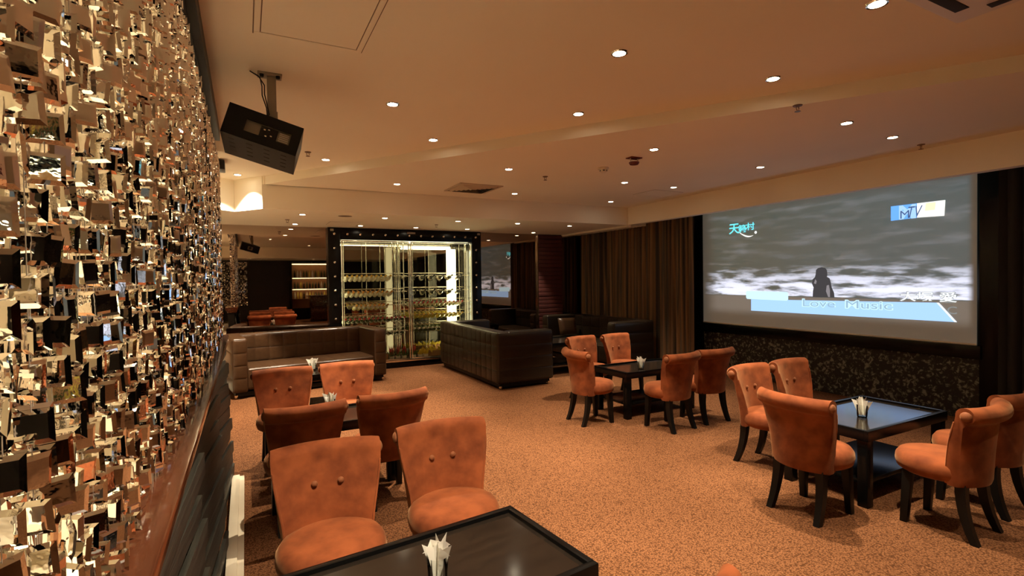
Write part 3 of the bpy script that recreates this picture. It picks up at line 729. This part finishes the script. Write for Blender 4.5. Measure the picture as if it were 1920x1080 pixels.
flat('figure_highlight', [(4.27, 1.34), (4.30, 1.42), (4.29, 1.50), (4.26, 1.51), (4.245, 1.43), (4.245, 1.34)], E_lit, 2)
flat('figure_highlight', [(4.47, 1.53), (4.44, 1.52), (4.43, 1.56), (4.45, 1.59)], E_lit, 2)
flat('banner', [(5.49, 1.095), (2.82, 1.09), (2.99, 1.305), (5.49, 1.275)], E_ban, 3)
flat('banner_edge', [(2.845, 1.09), (2.82, 1.09), (2.99, 1.305), (3.015, 1.305)], E_wh, 4)
flat('banner_tab', [(5.56, 1.28), (5.58, 1.30), (5.58, 1.39), (5.56, 1.41), (4.88, 1.40), (4.86, 1.385), (4.86, 1.29), (4.88, 1.27)], E_tab, 4)
for wd_, ya, yb in (('Love', 4.63, 4.18), ('Music', 4.03, 3.48)):
    text('caption_halo', wd_, ya+.015, yb-.015, 1.19, 1.31, E_tab, 5, offset=.035)
    text('caption', wd_, ya, yb, 1.20, 1.30, E_txt, 6)
text('artist_shadow', '大塚 愛', 3.40, 2.81, 1.305, 1.435, E_grey, 5, offset=.03)
text('artist_caption', '大塚 愛', 3.39, 2.82, 1.315, 1.43, E_wh, 6, offset=.012)
text('corner_letter', 'C', 2.91, 2.82, 1.18, 1.265, E_grey, 5)
flat('logo_panel', [(3.49, 2.31), (3.21, 2.32), (3.21, 2.49), (3.49, 2.49)], E_blue, 3)
flat('logo_panel', [(3.21, 2.32), (2.94, 2.31), (2.93, 2.49), (3.21, 2.49)], E_lw, 3)
flat('logo_panel', [(3.13, 2.39), (3.03, 2.39), (3.02, 2.48), (3.12, 2.48)], E_ye, 4)
text('logo_letter', 'M', 3.40, 3.22, 2.315, 2.485, E_ban, 5, offset=.05)
text('logo_letter', 'M', 3.385, 3.29, 2.325, 2.42, E_ink, 6)
text('logo_letter', 'TV', 3.30, 3.15, 2.325, 2.46, E_ink, 7, shear=.3)
text('station_logo', '天', 5.90, 5.70, 2.345, 2.51, E_cy, 4, offset=.012)
text('station_logo', '籁', 5.72, 5.56, 2.355, 2.48, E_cy, 4, offset=.008)
text('station_logo', '村', 5.57, 5.42, 2.38, 2.50, E_cy, 4, offset=.008)
sw = [(5.72-.30*f, 2.375-.105*math.sin(math.pi*min(1, f*1.05))**.8*(1 if f < .6 else 1)) for f in [i/12 for i in range(13)]]
sw = [(5.72-.28*i/12, 2.37-.10*math.sin(math.pi*.72*i/12)) for i in range(13)]
flat('logo_swoosh', sw + [(y, z+.022*math.sin(math.pi*i/12)+.002) for i, (y, z) in reversed(list(enumerate(sw)))], E_lw, 3)
flat('logo_dot', [(5.40+.022*math.cos(a), 2.335+.022*math.sin(a)) for a in [k*.524 for k in range(12)]], E_lw, 3)
obj('bottom_bar', MB().box(XS-.008, XS+.014, 2.645, 6.455, .842, .862), M_white, scr, bevel=.003)

# ------------------------------------------------------------------ curtains
def drape(name, label, x, y0, y1, z0, z1, seed, amp=.065, pitch=.12, mt=None):
    rr = random.Random(seed); ys = [y0]; 
    while ys[-1] < y1: ys.append(ys[-1]+pitch*rr.uniform(.7, 1.35))
    pts = []
    for i, (a, b_) in enumerate(zip(ys, ys[1:])):
        am = amp*rr.uniform(.6, 1.15)
        for k in range(8):
            f = k/8; yy = a+(b_-a)*f
            if yy <= y1: pts.append((x - am*math.sin(math.pi*f)**.9, yy))
    n = len(pts); v = []; zl = [z0, (z0*2+z1)/3, (z0+2*z1)/3, z1]
    for j, z in enumerate(zl):
        s = (1.1, 1.0, .95, .8)[j]
        for px, yy in pts: v.append((x+(px-x)*s, yy, z))
    for j, z in enumerate(zl):
        s = (1.1, 1.0, .95, .8)[j]
        for px, yy in pts: v.append((x+(px-x)*s+.004, yy, z))
    fs = []; off = n*4
    for j in range(3):
        for i in range(n-1):
            fs.append((j*n+i, j*n+i+1, (j+1)*n+i+1, (j+1)*n+i)); fs.append((off+j*n+i, off+(j+1)*n+i, off+(j+1)*n+i+1, off+j*n+i+1))
    t = thing(name, label, 'curtain', (x, y0, 0))
    d = obj('drape', MB().add(v, fs), mt or M_drape, t, smooth=60); d.location = (-x, -y0, 0)
    r = obj('curtain_rail', MB().box(x-.03, x+.03, y0, y1, z1, z1+.04), M_blackmetal, t, bevel=.003); r.location = (-x, -y0, 0)
drape('window_curtain', 'long brown and grey curtain with uneven light painted in bands, behind the corner sofa', 6.83, 6.36, 9.66, .02, 2.72, 4)
drape('window_curtain', 'dark pleated curtain to the right of the projection screen', 7.10, -2.6, 2.44, .02, 2.90, 9, mt=M_drape2)

# ------------------------------------------------------------------ projector
pj = thing('ceiling_projector', 'black boxed projector hanging from the ceiling on a beige bracket', 'projector', (.185, 3.85, H1))
def pw(*p): return Vector(p) - Vector((.185, 3.85, H1))
obj('mount_plate', MB().box(.10, .25, 3.80, 3.90, H1-.014, H1, Matrix.Translation((-.185, -3.85, -H1))), M_greymetal, pj, bevel=.003)
for x in (.125, .225):
    obj('bolt', MB().lathe([(0, -.03), (.012, -.03), (.014, -.014), (.014, 0)], 10, Matrix.Translation((x-.185, -.03, -.014+.012))), M_blackmetal, pj)
obj('pole', MB().box(-.028, .028, -.018, .018, -.36, -.012), M_greymetal, pj, bevel=.003)
obj('clamp', MB().box(-.034, .034, -.024, .024, -.30, -.25), M_greymetal, pj, bevel=.003)
obj('cable', MB().tube([(-.13, -.02, -.002), (-.08, -.03, -.03), (-.045, -.04, -.09), (-.045, -.04, -.15), (-.03, -.03, -.22), (-.02, -.03, -.28), (-.05, -.04, -.31)], .004, 6), M_blackmetal, pj, smooth=60)
obj('cable', MB().tube([(-.13, -.02, -.002), (-.07, -.02, -.035), (-.06, -.045, -.10), (-.06, -.045, -.16), (-.035, -.04, -.24), (-.03, -.03, -.30)], .004, 6), M_blackmetal, pj, smooth=60)
Wv = Vector((.958177, -.074821, -.276222)); Dv = Vector((.0387485, .990286, -.133536)); Nv = Vector((.28353, .117248, .951769))
MJ = Matrix((Wv, Dv, Nv)).transposed().to_4x4(); MJ.translation = Vector((.1304, 3.8588, 2.6116)) - Vector((.185, 3.85, H1))
a, d, n_ = .2244, .1894, .1022
hs = MB().box(-a, a, -d, d, n_-.004, n_, MJ).box(-a, a, -d, d, -n_, -n_+.004, MJ).box(-a, -a+.004, -d, d, -n_, n_, MJ).box(a-.004, a, -d, d, -n_, n_, MJ)
hs.box(-a, -.105, -d, -d+.004, -n_, n_, MJ).box(.165, a, -d, -d+.004, -n_, n_, MJ).box(-.105, .165, -d, -d+.004, .035, n_, MJ).box(-.105, .165, -d, -d+.004, -n_, -.048, MJ)
hs.box(-a, -.06, d-.004, d, -n_, n_, MJ).box(.06, a, d-.004, d, -n_, n_, MJ).box(-.06, .06, d-.004, d, .04, n_, MJ).box(-.06, .06, d-.004, d, -n_, -.05, MJ)
hous = obj('housing', hs, M_blackmetal, pj, smooth=0)
slot = MB().box(-.018, .018, -.006, .006, -.0015, .0015).mesh('vent_slot', M_ventshade, bevel=.001)
for i in range(4):
    for j in range(4):
        s_ = link('vent_slot', slot, hous); s_.matrix_local = MJ @ Matrix.Translation((-.165+i*.105, -.12+j*.07, -n_-.0005))
body = obj('projector_body', MB().box(-.13, .17, -d+.03, d-.04, -.06, .045, MJ), M_greymetal, pj, bevel=.006)
obj('connector_panel', MB().box(-.02, .085, -d+.026, -d+.031, -.045, .033, MJ), M_ventshade, body, bevel=.001)
for k in range(6):
    obj('grille_slat', MB().box(.095, .155, -d+.022, -d+.030, -.045+k*.013, -.039+k*.013, MJ), M_white, body, bevel=.001)
for x, z in ((.005, .01), (.03, .018), (.05, -.02), (.02, -.03)):
    obj('connector', MB().box(x-.006, x+.006, -d+.020, -d+.027, z-.004, z+.004, MJ), M_chrome, body, bevel=.001)
obj('lens', MB().lathe([(.03, -.05), (.035, 0), (.03, .012), (0, .004)], 16, MJ @ Matrix.Translation((0, d-.03, 0)) @ Matrix.Rotation(R(-90), 4, 'X')), M_black, body, smooth=50)

# ------------------------------------------------------------------ small ceiling fixtures
def frame_outline(name, label, cat, x0, x1, y0, y1, z, wdt=.02, mt=M_seam):
    t = thing(name, label, cat, ((x0+x1)/2, (y0+y1)/2, z)); a, b_ = (x1-x0)/2, (y1-y0)/2
    obj('frame', MB().box(-a, a, -b_, -b_+wdt, -.006, 0).box(-a, a, b_-wdt, b_, -.006, 0).box(-a, -a+wdt, -b_+wdt, b_-wdt, -.006, 0).box(a-wdt, a, -b_+wdt, b_-wdt, -.006, 0), M_ceil, t, bevel=.002)
    obj('outer_gap', MB().box(-a-.006, a+.006, -b_-.006, b_+.006, -.001, 0), mt, t, smooth=0)
    obj('gap', MB().box(-a+wdt, a-wdt, -b_+wdt, b_-wdt, -.0015, 0), mt, t, smooth=0)
    obj('panel', MB().box(-a+wdt+.006, a-wdt-.006, -b_+wdt+.006, b_-wdt-.006, -.004, -.001), M_ceil, t, smooth=0)
    return t
frame_outline('access_panel', 'framed square access hatch in the upper ceiling above the projector', 'hatch', .07, .66, 2.55, 3.24, H1, .03)
frame_outline('access_panel', 'faint square hatch outline in the lower ceiling near the bulkhead', 'hatch', 5.42, 5.99, 5.78, 6.25, H2, .012)
frame_outline('access_panel', 'faint square hatch outline in the low soffit above the cabinet corner', 'hatch', 1.25, 1.75, 8.75, 9.25, H3, .012)
v = thing('air_vent', 'square louvred air vent in the lower ceiling', 'vent', (2.89, 6.70, H2))
obj('duct', MB().box(-.28, .28, -.28, .28, -.004, 0), M_ventshade, v, smooth=0)
obj('frame', MB().box(-.32, .32, -.32, -.28, -.012, 0).box(-.32, .32, .28, .32, -.012, 0).box(-.32, -.28, -.28, .28, -.012, 0).box(.28, .32, -.28, .28, -.012, 0), M_grille, v, bevel=.002)
for k in range(5):
    r0 = .265 - k*.05; r1 = r0-.034
    obj('louvre', MB().loft([[(s*r0, q*r0, -.004) for s, q in ((-1, -1), (1, -1), (1, 1), (-1, 1))], [(s*r1, q*r1, -.030) for s, q in ((-1, -1), (1, -1), (1, 1), (-1, 1))]], cap=False), M_grille, v, smooth=0)
c = thing('air_conditioner', 'corner of a square ceiling cassette unit at the top edge, far right', 'air conditioner', (3.05, .93, H1))
obj('fascia', MB().box(-.45, .45, -.45, .45, -.045, 0), M_white, c, bevel=.015)
obj('intake_grille', MB().box(-.25, .25, -.25, .25, -.052, -.044), M_grille, c, bevel=.004)
for s in (-1, 1):
    obj('outlet', MB().box(-.28, .28, s*.36-.03, s*.36+.03, -.048, -.044), M_ventshade, c, bevel=.001)
    obj('outlet', MB().box(s*.36-.03, s*.36+.03, -.28, .28, -.048, -.044), M_ventshade, c, bevel=.001)
sd = thing('smoke_detector', 'white round smoke detector on the lower ceiling', 'smoke detector', (3.78, 4.88, H2))
obj('base', MB().lathe([(.065, 0), (.068, -.012), (.060, -.02), (0, -.02)], 20), M_white, sd)
obj('head', MB().lathe([(.045, -.02), (.042, -.045), (.025, -.055), (0, -.056)], 20), M_white, sd)
for k in range(6): obj('slot', MB().box(.036, .045, -.008, .008, -.042, -.028, Matrix.Rotation(k*R(60), 4, 'Z')), M_ventshade, sd, smooth=0)
rd = thing('alarm_device', 'small dark red device hanging under the lower ceiling beside smoke detector', 'alarm', (3.77, 4.33, H2))
obj('plate', MB().box(-.075, .075, -.05, .05, -.010, 0), M_red, rd, bevel=.003)
for sx in (-1, 1): obj('strut', MB().box(sx*.05-.005, sx*.05+.005, -.005, .005, -.05, -.01), M_white, rd, smooth=0)
obj('sounder', MB().lathe([(0, -.075), (.045, -.075), (.055, -.06), (.055, -.048), (0, -.046)], 16), M_red, rd)
for x, y, z, lb in ((.63, 5.95, H1, 'bronze sprinkler head in the upper ceiling beside the projector'), (3.41, 5.59, H2, 'bronze sprinkler head in the lower ceiling right of the air vent'),
                    (3.78, 2.48, H2, 'bronze sprinkler head just behind the diagonal step, upper right'), (6.08, 2.69, H2, 'bronze sprinkler head beside the bulkhead above the screen'), (3.0, 8.6, H3, 'tiny sprinkler head in the soffit above the wine cabinet'), (.6, 8.7, H3, 'tiny sprinkler head in the soffit above the brown sofa')):
    t = thing('sprinkler', lb, 'sprinkler', (x, y, z), 0, 'sprinkler heads')
    obj('rosette', MB().lathe([(.035, 0), (.032, -.006), (.012, -.010), (0, -.010)], 14), M_bronze, t)
    obj('frame_arm', MB().tube([(.012, 0, -.01), (.016, 0, -.025), (.003, 0, -.045)], .003, 6).tube([(-.012, 0, -.01), (-.016, 0, -.025), (-.003, 0, -.045)], .003, 6), M_bronze, t)
    obj('deflector', MB().lathe([(0, -.045), (.022, -.045), (.022, -.048), (0, -.049)], 12), M_bronze, t)
sp_ = thing('round_speaker', 'flat round ceiling speaker grille in the low soffit', 'speaker', (1.34, 7.93, H3))
obj('rim', MB().lathe([(.10, 0), (.11, -.006), (.125, -.004), (.13, 0)], 24), M_ceil, sp_)
obj('mesh_grille', MB().lathe([(0, -.003), (.10, -.003), (.10, 0)], 24), M_seam, sp_)

# ------------------------------------------------------------------ bar behind the photographer, seen in the mirror
br = thing('back_bar', 'lit bar shelving with bottles, reflected in the mirror beside the wine cabinet', 'bar shelf', (2.65, -5.2, 0))
obj('frame', MB().box(-.90, -.82, -.18, .18, 0, 2.60).box(.82, .90, -.18, .18, 0, 2.60).box(-.82, .82, -.18, .18, 2.48, 2.60).box(-.82, .82, -.18, .18, 0, .5), M_black, br, bevel=.004)
obj('back_panel', MB().box(-.82, .82, -.18, -.16, .5, 2.48), M_crate, br, smooth=0)
for z in (.9, 1.35, 1.85): obj('shelf', MB().box(-.82, .82, -.16, .16, z, z+.02), M_crate, br, bevel=.002)
obj('light_strip', MB().box(-.80, .80, .06, .10, 2.44, 2.47), M_glow, br, smooth=0)
for z in (1.33, 1.83): obj('light_strip', MB().box(-.80, .80, .10, .14, z-.01, z+.01), M_glow, br, smooth=0)
ub = {}
for k, (bd, lb_) in enumerate(((B_yel, 'golden'), (B_green, 'green'), (B_dark, 'dark'), (B_white, 'pale'))):
    b = MB(); b.cur = 0; b.lathe([(0, 0), (.038, 0), (.038, .18), (.03, .215), (.015, .24), (.014, .30), (0, .30)], 10)
    ub[k] = b.mesh('spirit_bottle', [bd], smooth=50)
for z in (1.37, 1.87, .92):
    for i in range(12):
        k = random.randrange(4)
        tag(link('spirit_bottle', ub[k], None, (1.95+i*.125, -5.17, z)), '%s bottle on the bar shelves reflected in the mirror' % ('golden', 'green', 'dark', 'pale')[k], 'bottle', '%s bottles on the back bar' % ('golden', 'green', 'dark', 'pale')[k])
t = thing('bar_counter', 'dark wooden bar counter reflected in the mirror below the bottle shelves', 'counter', (3.6, -3.6, 0))
obj('counter_top', MB().box(-1.3, 1.3, -.3, .3, 1.05, 1.10), M_wood, t, bevel=.006)
obj('counter_front', MB().box(-1.2, 1.2, -.22, .22, 0, 1.05), M_wood, t, bevel=.006)
